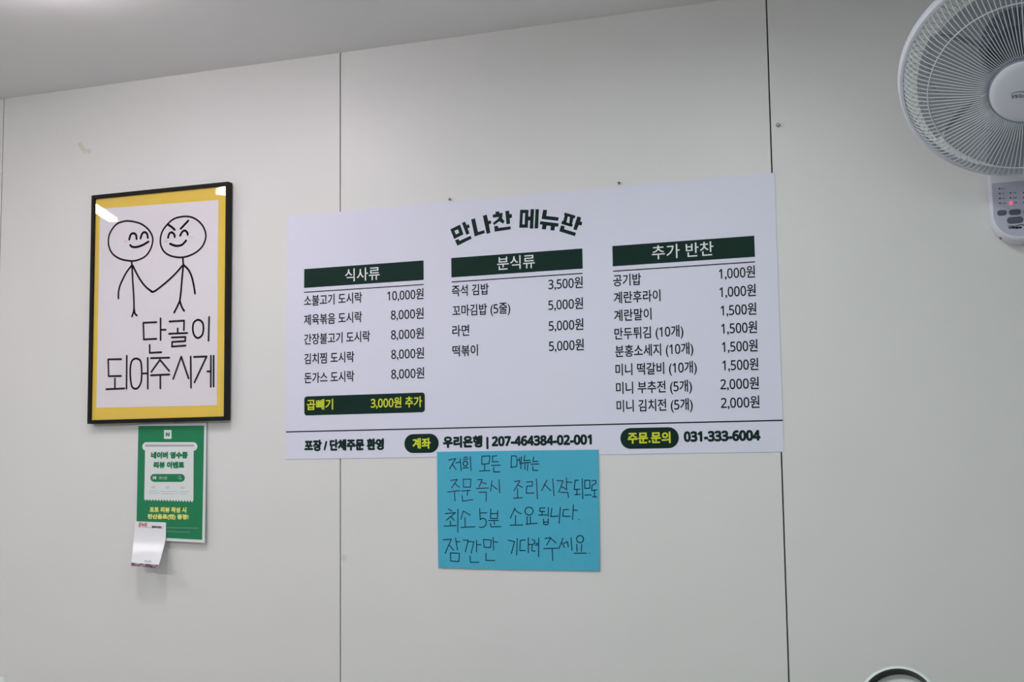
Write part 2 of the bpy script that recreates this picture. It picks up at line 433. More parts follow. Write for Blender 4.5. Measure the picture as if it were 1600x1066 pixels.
text(ft := MB(), '우리은행 | 207-464384-02-001', bp, (692,691), (924.8,686.8), l1, em=.0275, bold=.0034, level=True)
obj('contact_lettering', ft, title_m, ban)
text(ft := MB(), '031-333-6004', bp, (1068.3,682), (1188.3,680.4), l1, em=.0275, bold=.0034, level=True)
obj('contact_lettering', ft, title_m, ban)
for TL, TR, BR, BL, body, tl, tr in (((631.8,679),(685.5,677.5),(685.5,707.2),(631.8,708.8), '계좌', (644.5,693.6), (673,692.4)),
                                     ((969.2,669.5),(1060.7,667.2),(1060.7,700),(969.2,702.2), '주문.문의', (980.7,685.2), (1047.8,683.2))):
    pl = pill('contact_badge', TL, TR, BR, BL, .499, dark_green, ban, 'dark green pill badge')
    m = MB(); text(m, body, bp, tl, tr, l2, em=.0262, bold=.0018, level=True); obj('badge_lettering', m, yellow_ink, pl, label='lime yellow lettering')

# ------------------------------------------------------------------ blue hand-written note
npl = wallplane(-.0030)
note = thing('handwritten_note', W(810, 890), 'sky blue paper note with handwriting, taped over the lower edge of the menu banner', 'note')
ring = [(682.8,706.2),(810,704.3),(934.8,702.8),(936.2,798),(937.2,892.4),(870,891.6),(800,890.4),(740,888.9),(684.8,887.4),(683.6,797)]
obj('paper', MB().prism([npl.at(*q) for q in ring], (0, .0008, 0)), blue_m, note)
a = (690, 700, 10.66); b_ = (810, 700, 10.66); c_ = (685, 785, 10.66); d_ = (790, 785, 10.66)
w, lf = .0021, .0003
m = []
ink(m, npl, *a, [[(120,200),(235,178),(130,350)],[(180,270),(240,360)],[(235,252),(305,235)],[(308,175),(325,380)],
    [(370,158),(425,155)],[(360,195),(440,185)],circ(395,262,38,42)+[(433,262)],[(355,335),(450,330)],[(478,145),(490,378)],
    [(672,140),(668,270)],[(672,140),(805,135),(790,262),(665,272)],[(715,280),(715,380)],[(630,385),(805,378)],
    [(918,132),(848,140),(850,235),(945,230)],[(832,292),(975,288)],[(868,325),(868,402),(970,400)],
    [(1165,135),(1155,328)],[(1165,135),(1240,135),(1258,200),(1250,310),(1155,328)],[(1262,205),(1300,200)],[(1297,165),(1305,270)]], w, lf)
ink(m, npl, *b_, [[(48,150),(40,350)],[(105,130),(92,215),(195,205)],[(50,255),(205,240)],[(112,260),(105,360)],[(160,255),(148,380)],
    [(255,150),(242,230),(325,225)],[(205,272),(342,268)],[(240,310),(240,375),(325,375)]], w, lf)
words('pen_lettering', m, blue_ink, note, label='navy pen handwriting of the first line')
m, m2 = [], []
ink(m, npl, *c_, [[(165,115),(222,148)],[(115,190),(285,172),(130,302)],[(205,240),(265,302)],[(200,310),(200,388)],[(95,398),(295,388)],[(325,115),(322,500)],
    [(412,145),(375,285)],[(412,145),(530,215)],[(443,255),(445,412)],[(375,420),(605,408)],
    [(687,108),(695,290),(725,270),(755,268),(785,290),(800,330),(790,380),(755,412),(715,420),(680,412)],[(690,180),(805,175)],
    [(872,110),(868,270)],[(988,140),(982,270),(868,270)],[(872,190),(985,188)],[(835,305),(998,302)],[(930,308),(932,370)],[(865,350),(875,410),(1038,405)]], w, lf)
ink(m2, npl, *c_, [[(80,628),(215,615),(112,852)],[(180,715),(252,798)],[(285,595),(318,795)],[(295,658),(360,658)],[(200,845),(205,980)],[(200,845),(350,850),(340,988),(205,980)],
    [(412,630),(495,635),(450,828)],[(500,655),(590,660),(545,850)],[(635,635),(635,830)],[(640,708),(708,708)],[(528,895),(532,1000),(675,1000)],
    [(750,622),(762,752)],[(750,622),(882,630),(868,752),(762,752)],[(912,585),(920,798)],[(915,655),(990,670)],[(792,850),(792,970),(938,970)]], w, lf)
ink(m, npl, *d_, [[(155,95),(78,265)],[(148,115),(200,165),(260,190)],[(165,225),(165,378)],[(75,382),(285,378)],
    circ(390,148,68,66)+[(458,148)],[(358,240),(358,358)],[(412,240),(412,355)],[(338,365),(528,350)],
    [(655,92),(570,98),(568,155),(650,152)],[(605,160),(605,210)],[(552,212),(690,212)],[(712,85),(710,240)],[(632,280),(635,365),(670,378),(705,365),(712,275)],[(635,335),(708,325)],
    [(768,100),(752,240),(875,230)],[(912,88),(890,352)],[(1045,120),(965,125),(950,232),(1078,235)],[(1130,45),(1115,285)],[(1130,130),(1195,138)],[(1219,286),(1221,290)]], w, lf)
words('pen_lettering', m, blue_ink, note, label='navy pen handwriting of the third line')
ink(m2, npl, *d_, [[(40,632),(150,655),(95,855)],[(195,605),(185,880)],[(330,628),(245,635),(235,805),(330,805)],[(378,590),(378,840)],[(380,705),(430,705)],
    [(445,615),(490,650),(480,690),(440,710),(438,810),(492,812)],[(505,688),(548,685)],[(495,715),(548,712)],[(552,595),(548,910)],
    [(655,605),(755,590),(682,715)],[(750,600),(840,680)],[(635,772),(870,765)],[(775,770),(785,970)],
    [(955,600),(888,775)],[(935,675),(980,752)],[(965,690),(1030,655),(1045,745)],[(1088,590),(1105,805)],
    circ(1240,615,58,60)+[(1298,615)],[(1185,700),(1190,820)],[(1268,705),(1260,822)],[(1140,850),(1342,848)],[(1394,850),(1397,850)]], w, lf)
words('pen_lettering', m2, blue_ink, note, label='navy pen handwriting of the last line')
m = []
ink(m, npl, *a, [[(150,545),(262,525),(165,670)],[(215,590),(295,655)],[(100,735),(305,712)],[(215,720),(222,885)],
    [(360,525),(362,650)],[(355,525),(490,520),(478,655),(365,652)],[(330,718),(482,708)],[(435,710),(428,790)],[(340,795),(350,888),(520,862)],
    [(600,530),(675,527),(625,650)],[(660,570),(745,598)],[(580,678),(780,668)],[(622,740),(745,738),(740,890)],[(838,545),(815,722)],[(835,620),(925,692)],[(955,530),(968,750)],
    [(1215,560),(1305,548),(1205,715)],[(1265,615),(1345,660)],[(1265,675),(1265,835)],[(1195,838),(1345,830)]], w, lf)
ink(m, npl, *b_, [[(135,570),(235,562),(230,635),(140,640),(130,755),(262,750)],[(298,520),(318,850)],[(472,540),(385,715)],[(430,610),(540,712)],[(572,520),(592,800)],
    [(640,545),(745,550),(670,742)],[(715,645),(790,685)],[(800,500),(803,705)],[(805,570),(895,575)],[(702,742),(822,742),(835,828)]], w, lf)
words('pen_lettering', m, purple_ink, note, label='purple pen handwriting of the second line')
m = []
ink(m, npl, *b_, [[(1000,540),(945,540),(930,695),(1025,688)],[(975,690),(975,778)],[(940,780),(1030,775)],[(1062,515),(1072,850)],
    [(1105,540),(1105,675)],[(1105,540),(1190,540),(1190,672),(1105,675)],[(1105,788),(1215,782)],
    [(1225,545),(1290,545),(1292,590),(1225,625),(1220,710),(1305,700)],[(1265,715),(1270,815)],[(1230,812),(1305,820)]], w, lf)
words('pen_lettering', m, blue_ink, note, label='small navy letters squeezed in at the right edge')

# ------------------------------------------------------------------ framed poster
FD = .023
fx0, fx1, fz0, fz1 = -2.1520, -1.7355, 1.7130, 2.3134
fr = thing('picture_frame', ((fx0+fx1)/2, 0, fz0), 'black framed poster of two stick figures holding hands, yellow border', 'framed poster')
mw, md = .0095, .0028
g = MB()
ix0, ix1, iz0, iz1 = fx0+mw, fx1-mw*.75, fz0+mw, fz1-mw
o4 = [(fx0, fz0), (fx1, fz0), (fx1, fz1), (fx0, fz1)]; i4 = [(ix0, iz0), (ix1, iz0), (ix1, iz1), (ix0, iz1)]
v = []
for ring_, y in ((o4, -.003), (o4, -FD), (i4, -FD), (i4, -.003)):
    v += [(x, y, z) for x, z in ring_]
f = [(k*4+i, k*4+(i+1) % 4, ((k+1) % 4)*4+(i+1) % 4, ((k+1) % 4)*4+i)[::-1] for k in range(4) for i in range(4)]
g.add(v, f)
obj('moulding', g, black_m, fr, bevel=.0008)
yb = -FD+.0068
obj('yellow_border', MB().box((ix0, yb, iz0), (ix1, -.004, iz1)), yellow_m, fr, label='yellow card border')
pp = wallplane(yb-.0006)
obj('print', MB().prism([pp.at(*q) for q in ((156.3,326.4),(341.3,312.5),(339,633.4),(150.6,637.4))], (0, .0006, 0)), white_paper, fr, label='white paper print')
lf = .0003; lw = .0048
m = MB()
a = (155, 330, 5.922); b_ = (235, 320, 5.922)
ink(m, pp, *a, [[(280,92),(380,115),(455,170),(495,250),(480,340),(430,415),(350,455),(280,460),(190,440),(120,390),(87,310),(95,215),(150,130),(215,98)]], lw, lf, True, True)
ink(m, pp, *a, [[(278,262),(290,220),(315,205),(340,220),(346,258)],[(382,252),(398,208),(422,195),(443,212),(450,248)],[(287,315),(305,330),(345,332),(400,315),(455,283)]], .0060, lf, True)
ink(m, pp, *a, [[(300,462),(303,500),(310,640),(320,800),(322,900)],[(322,895),(317,935),(303,975)],[(322,895),(330,945),(348,966)],[(303,500),(250,570),(200,670),(180,740),(178,808)],[(310,505),(370,620),(430,700),(493,748)]], .0052, lf, True)
obj('left_figure', m, ink_m, fr, label='smiling stick figure on the left')
m = MB()
ink(m, pp, *b_, [[(325,108),(410,128),(480,190),(513,280),(490,370),(430,435),(350,475),(270,488),(180,470),(120,425),(92,350),(105,260),(150,190),(220,130)]], lw, lf, True, True)
ink(m, pp, *b_, [[(165,185),(195,205),(225,232)],[(280,222),(315,185),(350,148)],[(163,305),(175,268),(198,256),(220,275),(225,298)],[(275,285),(298,248),(322,240),(343,262),(345,278)],[(182,362),(235,380),(290,372),(330,332)]], .0060, lf, True)
ink(m, pp, *b_, [[(300,490),(305,560)],[(305,560),(293,680),(283,800),(272,890)],[(272,890),(245,950),(220,998)],[(272,890),(290,945),(312,982)],[(310,560),(350,600),(380,660),(400,740),(413,822)],[(295,565),(220,650),(120,740),(30,805),(0,795),(19,748+60)]], .0054, lf, True)
obj('right_figure', m, ink_m, fr, label='stick figure with slanted eyebrows on the right')
for cr, c in ((b_, (145,338)), (b_, (372,302)), (a, (250,282))):
    m = MB(); fill(m, pp, *cr, [circ(*c, 25, 13)], .0002); obj('cheek', m, cheek_m, fr, label='faint pink cheek')
m = MB(); a = (155, 480, 7.61); b_ = (245, 480, 7.61); w = .0052
ink(m, pp, *a, [[(680,180),(525,187),(530,385),(680,378)],[(600,450),(600,545),(738,537)],
    [(262,620),(107,622),(112,822),(260,820)],[(187,850),(187,970)],[(85,977),(298,968)],[(328,580),(324,972)],[(522,790),(578,788)],[(577,605),(578,970)],[(615,608),(833,602)],[(722,628),(620,770)],[(615,812),(835,802)]], w, lf)
ink(m, pp, *a, [[(435,612),(490,640),(505,750),(500,880),(470,950),(430,972),(390,945),(372,850),(370,720),(390,640)]], w, lf, True, True)
ink(m, pp, *b_, [[(45,135),(45,392)],[(50,270),(105,270)],[(40,630),(148,760)],[(42,810),(42,968)],
    [(150,172),(325,162),(322,275)],[(248,255),(248,308)],[(145,318),(362,308)],[(178,362),(340,355),(338,405),(182,415),(180,470),(342,458)],[(622,118),(615,400)],
    [(290,590),(195,855)],[(290,590),(378,848)],[(403,590),(407,958)],[(442,593),(592,588),(448,895)],[(602,765),(640,765)],[(643,580),(642,948)],[(675,580),(675,945)]], w, lf)
ink(m, pp, *b_, [[(490,152),(540,180),(555,250),(540,330),(490,368),(445,335),(428,260),(440,185)]], w, lf, True, True)
obj('poster_lettering', m, ink_m, fr, label='large hand drawn black lettering')
gm = bpy.data.materials.new('clear_acrylic'); gm.use_nodes = True; nt = gm.node_tree
nt.nodes.remove(nt.nodes['Principled BSDF'])
tr_ = nt.nodes.new('ShaderNodeBsdfTransparent'); gl = nt.nodes.new('ShaderNodeBsdfGlossy'); gl.inputs['Roughness'].default_value = .004
lw_ = nt.nodes.new('ShaderNodeLayerWeight'); lw_.inputs['Blend'].default_value = .5
pw = nt.nodes.new('ShaderNodeMath'); pw.operation = 'POWER'; pw.inputs[1].default_value = 5
ma = nt.nodes.new('ShaderNodeMath'); ma.operation = 'MULTIPLY_ADD'; ma.inputs[1].default_value = .96; ma.inputs[2].default_value = .042
mx = nt.nodes.new('ShaderNodeMixShader'); tc = nt.nodes.new('ShaderNodeTexCoord'); nz = nt.nodes.new('ShaderNodeTexNoise'); nz.inputs['Scale'].default_value = 4
bm_ = nt.nodes.new('ShaderNodeBump'); bm_.inputs['Strength'].default_value = .012; bm_.inputs['Distance'].default_value = .01
nt.links.new(tc.outputs['Object'], nz.inputs['Vector']); nt.links.new(nz.outputs['Fac'], bm_.inputs['Height']); nt.links.new(bm_.outputs['Normal'], gl.inputs['Normal'])
nt.links.new(lw_.outputs['Facing'], pw.inputs[0]); nt.links.new(pw.outputs[0], ma.inputs[0])
nt.links.new(ma.outputs[0], mx.inputs['Fac']); nt.links.new(tr_.outputs[0], mx.inputs[1]); nt.links.new(gl.outputs[0], mx.inputs[2])
nt.links.new(mx.outputs[0], nt.nodes['Material Output'].inputs['Surface'])
yg = -FD+.0035
obj('glazing', MB().poly([(ix0, yg, iz0), (ix1, yg, iz0), (ix1, yg, iz1), (ix0, yg, iz1)]), gm, fr, label='clear acrylic glazing')

# ------------------------------------------------------------------ green leaflet
top = W(268, 662); 
lp = Plane((top[0], -.0045, top[2]), (0, -1, .030))
lea = thing('leaflet', (top[0], 0, 1.41), 'green printed leaflet with white edges stuck to the wall under the framed poster', 'leaflet')
sheet = MB().prism([lp.at(*q) for q in ((214.8,663),(322.6,660.6),(319.6,848.6),(211.6,843))], (0, .0012, 0))
obj('sheet', sheet, leaf_white, lea)
obj('green_panel', MB().poly([lp.at(*q, .0003) for q in ((216.2,665.8),(319,665.2),(315.8,843.8),(212.8,838.2))]), leaf_m, lea, label='green printed panel')
a = (205, 655, 9.69); b_ = (205, 760, 10.66)
def cpt(crop, x, y): return crop[0]+x/crop[2], crop[1]+y/crop[2]
def rr_px(crop, x0, y0, x1, y1, rf, lift):
    c = [cpt(crop, (x0+x1)/2+x, (y0+y1)/2+y) for x, y in round_rect(x1-x0, y1-y0, (y1-y0)*rf)]
    return [lp.at(*q, lift) for q in c]
obj('logo_tile', MB().poly(rr_px(a, 497, 165, 610, 300, .02, .0006)), leaf_white, lea, label='white square logo tile')
m = MB(); text(m, 'N', lp, cpt(a, 524, 233), cpt(a, 582, 232), .0009, height=.0105, bold=.0022); obj('logo_letter', m, leaf_m, lea)
obj('printed_slot', MB().poly(rr_px(a, 168, 350, 1002, 482, .5, .0006)), leaf_white, lea, label='white rounded printer slot')
obj('slot_line', MB().poly(rr_px(a, 212, 386, 950, 420, .3, .0008)), leaf_lilac, lea, label='lilac grey line inside the slot')  # printed line, plain lilac grey ink
L_, R_ = (225.3, 779.8), (302.2, 782.2); n = 17; zz = []
for k in range(n+1):
    t = k/n; zz.append((L_[0]+(R_[0]-L_[0])*t, L_[1]+(R_[1]-L_[1])*t))
    if k < n: t += .5/n; zz.append((L_[0]+(R_[0]-L_[0])*t, L_[1]+(R_[1]-L_[1])*t+3.0))
rc = [(226.8, 698.3), (302.6, 697.8)] + [(x, y) for x, y in zz[::-1]]
rec = obj('printed_receipt', MB().poly([lp.at(*q, .0010) for q in rc]), leaf_white, lea, label='white receipt with a zigzag lower edge')
m = MB(); text(m, '네이버 영수증', lp, cpt(a, 300, 548), cpt(a, 858, 546), .0013, height=.0178, bold=.0027)
text(m, '리뷰 이벤트', lp, cpt(a, 338, 695), cpt(a, 805, 695), .0013, height=.0172, bold=.0027); obj('receipt_lettering', m, leaf_m, rec, label='bold green lettering')
obj('search_bar', MB().poly(rr_px(a, 290, 832, 812, 952, .5, .0013)), leaf_m, rec, label='green rounded search bar')
m = MB(); text(m, 'N', lp, cpt(a, 330, 889), cpt(a, 378, 889), .0016, height=.0082, bold=.0016)
obj('search_bar_logo', m, leaf_white, rec); m = MB()
text(m, '만나찬', lp, cpt(a, 425, 893), cpt(a, 545, 893), .0016, height=.0075)
obj('search_bar_lettering', m, leaf_white, rec); m = MB()
ribbon(m, [lp.at(*cpt(a, x, y), .0016) for x, y in circ(733, 886, 19, 20)], .0008, lp.n, True)
ribbon(m, [lp.at(*cpt(a, 746, 900), .0016), lp.at(*cpt(a, 760, 918), .0016)], .0009, lp.n)
obj('magnifier_icon', m, leaf_white, rec)
m = MB()
for s_, x, y in (('01', 332, 1032), ('02', 548, 1035), ('03', 778, 1038)): text(m, s_, lp, cpt(a, x-25, y), cpt(a, x+25, y), .0013, height=.0058)
for x0, x1, y in ((300,445,80),(300,440,115),(490,750,86),(515,715,122),(800,960,90),(810,930,126)):
    x = x0
    while x < x1:
        e = min(x1, x+random.choice((14, 22, 30))); ribbon(m, [lp.at(*cpt(b_, x, y), .0013), lp.at(*cpt(b_, e, y), .0013)], .0010, lp.n, caps=False); x = e+8
for x, y in ((470,104),(770,112)): m.poly([lp.at(*cpt(b_, x+p, y+q), .0013) for p, q in ((-10,-9),(10,0),(-10,9))])
obj('step_lettering', m, leaf_grey, rec, label='tiny grey lettering of the three steps')
m = MB(); text(m, '포토 리뷰 작성 시', lp, cpt(b_, 308, 390), cpt(b_, 918, 396), .0006, height=.0140, bold=.0014)
text(m, '탄산음료(캔) 증정!', lp, cpt(b_, 278, 508), cpt(b_, 955, 518), .0006, height=.0146, bold=.0014); obj('offer_lettering', m, leaf_yellow, lea, label='bold pale yellow lettering')
m = MB(); ribbon(m, [lp.at(*cpt(b_, 590, 690), .0006), lp.at(*cpt(b_, 1120, 698), .0006)], .0009, lp.n, caps=False)
x = 590
while x < 985:
    e = min(985, x+random.choice((12, 20, 28))); ribbon(m, [lp.at(*cpt(b_, x, 752+(x-590)*.04), .0006), lp.at(*cpt(b_, e, 752+(e-590)*.04), .0006)], .0011, lp.n, caps=False); x = e+9
obj('footnote_print', m, leaf_lilac, lea, label='thin line and tiny pale print at the foot')
obj('tape', MB().prism([lp.at(*q, .0008) for q in ((264, 659.9), (271, 659.7), (271, 664), (264, 664.2))], (0, -.0002, 0)), tape_m, lea, label='scrap of clear tape')

# ------------------------------------------------------------------ white payment sticker tag hanging off the leaflet corner
rows = []
K = 9
def ycurl(t): return -.0135 - .040*t**2.2
Lx = lambda t: 210.9 - 5.8*t**1.2
Rx = lambda t: 259.1 - (0 if t < .36 else 10.9*((t-.36)/.64)**1.15)
for i in range(K+1):
    t = i/K; py0 = 814.8 + (879.6-814.8)*t; py1 = 816.6 + (883-816.6)*t
    rows.append([W(Lx(t)+(Rx(t)-Lx(t))*s_/6, py0+(py1-py0)*s_/6, ycurl(t)) for s_ in range(7)])
st_ = thing('payment_tag', W(235, 884), 'small white plastic tag curling off the lower left corner of the green leaflet', 'tag')
obj('plastic_sheet', MB().grid(rows, thick=(0, .0008, 0)), sticker_m, st_, smooth=True)
tp = wallplane(-.0140)
def tagp(px, py):
    t = (py-815.6)/66.; return wallplane(ycurl(max(0, t))-.0005)
m = MB(); text(m, '온누리', tagp(223, 820), (216.6, 819.9), (229.4, 820.5), .0006, height=.0130, bold=.0004)
ribbon(m, [tagp(225,824).at(224.5, 824.2, .0004), tagp(235,824).at(235.5, 825, .0004)], .0006, np.array([0, -1, 0]))
obj('red_lettering', m, red_ink, st_, label='red lettering')
m = MB(); text(m, '결제하세요!', tagp(244, 824), (236.9, 823.5), (252.6, 824.2), .0006, height=.0056, bold=.0005)
obj('black_lettering', m, text_dark, st_); m = MB()
text(m, '만나찬', tagp(231, 878), (226.2, 877.3), (236, 878.2), .0012, height=.0058); obj('black_lettering', m, text_dark, st_, label='small black lettering')
hm = bpy.data.materials.new('holographic_foil'); hm.use_nodes = True; nt = hm.node_tree; b = nt.nodes['Principled BSDF']
b.inputs['Metallic'].default_value = .7; b.inputs['Roughness'].default_value = .3
tc = nt.nodes.new('ShaderNodeTexCoord'); nz = nt.nodes.new('ShaderNodeTexNoise'); nz.inputs['Scale'].default_value = 90
cr_ = nt.nodes.new('ShaderNodeValToRGB')
for p, c in ((.3, (90, 60, 76)), (.5, (190, 150, 172)), (.62, (240, 236, 244)), (.75, (120, 90, 110))):
    e = cr_.color_ramp.elements.new(p); e.color = lin(c)
nt.links.new(tc.outputs['Object'], nz.inputs['Vector']); nt.links.new(nz.outputs['Fac'], cr_.inputs['Fac']); nt.links.new(cr_.outputs['Color'], b.inputs['Base Color'])
yc = ycurl(1)
obj('foil_strip', MB().prism([W(205.1, 879.4, yc-.0006), W(248.2, 882.8, yc-.0006), W(247.4, 888.0, yc+.001), W(240, 887.6, yc+.001), W(222, 885.4, yc+.001), W(205.4, 884.6, yc+.001)], (0, .0008, 0)), hm, st_, label='shiny pink foil strip')

# ------------------------------------------------------------------ screws left in the wall
for px, py, r, label in ((703.8, 312, .0030, 'small dark screw in the wall just above the menu banner title'),
                         (968, 286.5, .0028, 'small dark screw just above the right half of the menu banner'),
                         (1216, 196, .0038, 'small metal screw beside the panel seam left of the fan')):
    p = W(px, py)
    s_ = thing('screw', p, label, 'screw', 'screws in the wall')
    obj('shank', MB().lathe([(.0014, -.003), (.0014, .005)], p, (0, -1, 0), 12), metal_m, s_)
    hd = obj('head', MB().lathe([(r*.6, .004), (r, .0052), (r, .0064), (r*.7, .0074)], p, (0, -1, 0), 16), metal_m, s_, smooth=True)
    obj('slot', MB().box((p[0]-r*.7, -.0077, p[2]-.0004), (p[0]+r*.7, -.0074, p[2]+.0004)), black_m, hd)

# ------------------------------------------------------------------ wall fan
FC = np.array([.114, -.28, 2.294]); el, az = math.radians(-44.6), math.radians(2.0)
FN = np.array([math.sin(az)*math.cos(el), -math.cos(az)*math.cos(el), math.sin(el)])
FU = np.cross([0, 0, 1.], FN); FU /= np.linalg.norm(FU)
if FU[0] < 0: FU = -FU
FV = np.cross(FU, FN) ; FV = FV if FV[2] > 0 else -FV
def F(r, th, s): return FC + FN*s + r*(math.cos(th)*FU + math.sin(th)*FV)
pcx = .1035
fan = thing('fan', (pcx, 0, 2.023), 'white wall mounted fan with a round wire grille tilted down, beside the menu banner', 'fan')
# front grille
NW = 128
g = MB()
prof = [(.0600, .050, .10), (.0660, .060, .05), (.0740, .0640, .012), (.10, .0625, 0), (.167, .0520, 0), (.1830, .0455, 0), (.1955, .0340, 0), (.2040, .0190, 0), (.2090, .004, 0)]
for k in range(NW):
    th = 2*PI*k/NW
    g.tube([F(r, th-tw, s) for r, s, tw in prof], .00095, 5)
gr = obj('front_grille', g, fan_wire, fan, smooth=True)
obj('guide_ring', MB().tube([F(.167, 2*PI*k/96, .0522) for k in range(96)], .0013, 6, True), fan_wire, gr, smooth=True)
g = MB()
rear = [(.2090, -.004), (.2050, -.028), (.190, -.050), (.16, -.066), (.11, -.076), (.055, -.080)]
for k in range(96):
    th = 2*PI*(k+.5)/96; g.tube([F(r, th, s) for r, s in rear], .0009, 4)
rg = obj('rear_grille', g, fan_wire, fan, smooth=True)
obj('rear_ring', MB().tube([F(.16, 2*PI*k/96, -.066) for k in range(96)], .0012, 6, True), fan_wire, rg, smooth=True)
obj('rim', MB().lathe([(.2085, -.014), (.2130, -.017), (.2170, -.015), (.2190, -.008), (.2185, .002), (.2150, .007), (.2100, .007), (.2085, .003), (.2085, -.014)], FC, FN, 128), fan_white, fan, smooth=True)
# hub cap with badge
hub = obj('hub_cap', MB().lathe([(.058, .052), (.0615, .058), (.0615, .0640), (.0585, .0665), (.050, .0685), (.030, .0700), (.0001, .0705)][::1], FC, FN, 72), fan_white, fan, smooth=True)
hr_m = mat('mauve_grey_ring', (150, 148, 164), .45, .4)
obj('hub_ring', MB().lathe([(.0612, .050), (.0652, .052), (.0655, .0600), (.0630, .0635), (.0612, .0636), (.0612, .050)], FC, FN, 72), hr_m, hub, smooth=True)
hp = Plane(FC+FN*.0708, FN)
def on_hub(u, v): return FC + FN*.0711 + FU*u + FV*v
v, f = glyphs('Windpia', .35)
x0, x1 = v[:, 0].min(), v[:, 0].max(); sc = .045/(x1-x0)
m = MB()
for dx, dy in ((0, 0), (.0006, 0), (0, .0005), (.0006, .0005)): m.add([on_hub((x-x0)*sc-.0245+dx, (y-.3)*sc*.80-.0045+dy) for x, y in v], f)
sw = spline([(-.026, .0020), (-.016, .0050), (-.003, .0038), (.009, .0028), (.018, .0046), (.024, .0036)])
for k in range(len(sw)-1): ribbon(m, [on_hub(*sw[k]), on_hub(*sw[k+1])], .0010+.0012*max(0, math.sin(PI*k/len(sw))), FN)
badge_m = mat('silver_grey_badge', (150, 158, 166), .4, .5)
obj('badge', m, badge_m, hub, label='grey slanted lettering under a swoosh')
# blades
bl = MB()
root = [(.0, 0)]
for k in range(5):
    rows = []
    for i in range(9):
        r = .036 + (.185-.036)*i/8
        half = math.radians(20 + 15.4*min(1, i/4)) * (1 if i < 7 else (.985 if i == 7 else .93))
        skew = math.radians(20)*(i/8)
        row = []
        for j in range(9):
            q = -1 + 2*j/8
            row.append(F(r, 2*PI*k/5 + skew + q*half + .3, .014 + .017*q*(1-.25*i/8) + .004*(1-q*q)))
        rows.append(row)
    obj('blade', MB().grid(rows, thick=FN*-.0016), fan_blade, fan, smooth=True, label=None)
obj('spinner', MB().lathe([(.040, -.010), (.041, .022), (.036, .032), (.020, .037), (.0001, .038)], FC, FN, 48), fan_blade, fan, smooth=True)
# motor
mt = MB().lathe([(.0001, -.172), (.030, -.171), (.050, -.164), (.062, -.148), (.066, -.120), (.066, -.088), (.060, -.080), (.058, -.074), (.0001, -.074)], FC, FN, 56)
mo = obj('motor_housing', mt, fan_dark, fan, smooth=True)
for k in range(14):
    th = 2*PI*k/14
    pts = [F(r, th, s) for r, s in ((.0665, -.092), (.0668, -.105), (.0665, -.122))]
    obj('vent_rib', MB().tube(pts, .0016, 5), black_m, mo)
obj('shaft', MB().tube([F(0, 0, -.074), F(0, 0, -.008)], .005, 12), metal_m, fan)
# wall body with rounded foot
def body_outline(hw, z0, z1, inset, y):
    o = []; r = hw
    for k in range(25):
        a = PI + PI*k/24; o.append((pcx + r*math.cos(a), y, z0 + hw*1.02 + inset*.0 + (r*1.02)*math.sin(a)))
    for k in range(13):
        a = PI/2*k/12; rr = .022; o.append((pcx + r - rr + rr*math.cos(a), y, z1 - rr + rr*math.sin(a)))
    for k in range(13):
        a = PI/2 + PI/2*k/12; rr = .022; o.append((pcx - r + rr + rr*math.cos(a), y, z1 - rr + rr*math.sin(a)))
    return o
HW, ZB, ZT = .0545, 2.0230, 2.432
secs = [body_outline(HW, ZB, ZT, 0, -.0005), body_outline(HW, ZB, ZT, 0, -.030), body_outline(HW-.0012, ZB+.0015, ZT-.001, 0, -.040), body_outline(HW-.0040, ZB+.0055, ZT-.004, 0, -.046), body_outline(HW-.0058, ZB+.0085, ZT-.006, 0, -.0470)]
n = len(secs[0]); v = [p for s_ in secs for p in s_]
f = [tuple(range(n)), tuple((len(secs)-1)*n+k for k in range(n))[::-1]] + [(i*n+k, i*n+(k+1) % n, (i+1)*n+(k+1) % n, (i+1)*n+k)[::-1] for i in range(len(secs)-1) for k in range(n)]
body = obj('mount_body', MB().add(v, f), fan_white, fan, smooth=True)
pz = wallplane(-.0470)
q = body_outline(HW-.0080, ZB+.011, W(1560, 284.5, -.047)[2]+.022, 0, -.0474)
# control sticker: square shouldered top
zt = W(1570, 285, -.047)[2]
o = [p for p in body_outline(HW-.0078, ZB+.0105, zt+.05, 0, -.0474) if p[2] < zt-.002] 
lft = [p for p in o if p[0] < pcx]; 
o2 = o + [(pcx+HW-.0078, -.0474, zt), (pcx-HW+.0078, -.0474, zt)]
cp = obj('control_panel', MB().poly(o2), fan_panel, fan, label='lilac grey control panel')
def disc(px, py, r, lift): 
    c = pz.at(px, py, lift); return [c + np.array([r*math.cos(2*PI*k/14), 0, r*math.sin(2*PI*k/14)]) for k in range(14)]
cols = [(1561.8, 294.9), (1562, 302.6), (1562.2, 310.2), (1562.4, 317.7), (1578.9, 301.8), (1579.2, 309.5), (1599.5, 301), (1599.7, 308.8), (1599.9, 316.6)]
for px, py in cols: obj('indicator_light', MB().prism(disc(px, py, .0016, .0006), (0, -.0006, 0)), led_off, cp)
obj('indicator_light', MB().prism(disc(1579.7, 317.2, .0027, .0006), (0, -.0010, 0)), led_on, cp, label='lit red indicator light')
m = MB()
for (px, py), s_ in zip([(1561.8, 294.9), (1562, 302.6), (1562.2, 310.2), (1562.4, 317.7)], ('4H', '2H', '1H', '0.5H')):
    wd = 3.8 if len(s_) == 2 else 6.2
    text(m, s_, pz, (px+3.6, py-.2), (px+3.6+wd, py-.3), .0008, height=.0030)
for (px, py), s_ in zip([(1578.9, 301.8), (1579.2, 309.5), (1579.7, 317.2)], ('강풍', '중풍', '약풍')):
    text(m, s_, pz, (px+4.0, py-.3), (px+9.6, py-.6), .0008, height=.0036)
obj('panel_lettering', m, text_dark, cp)
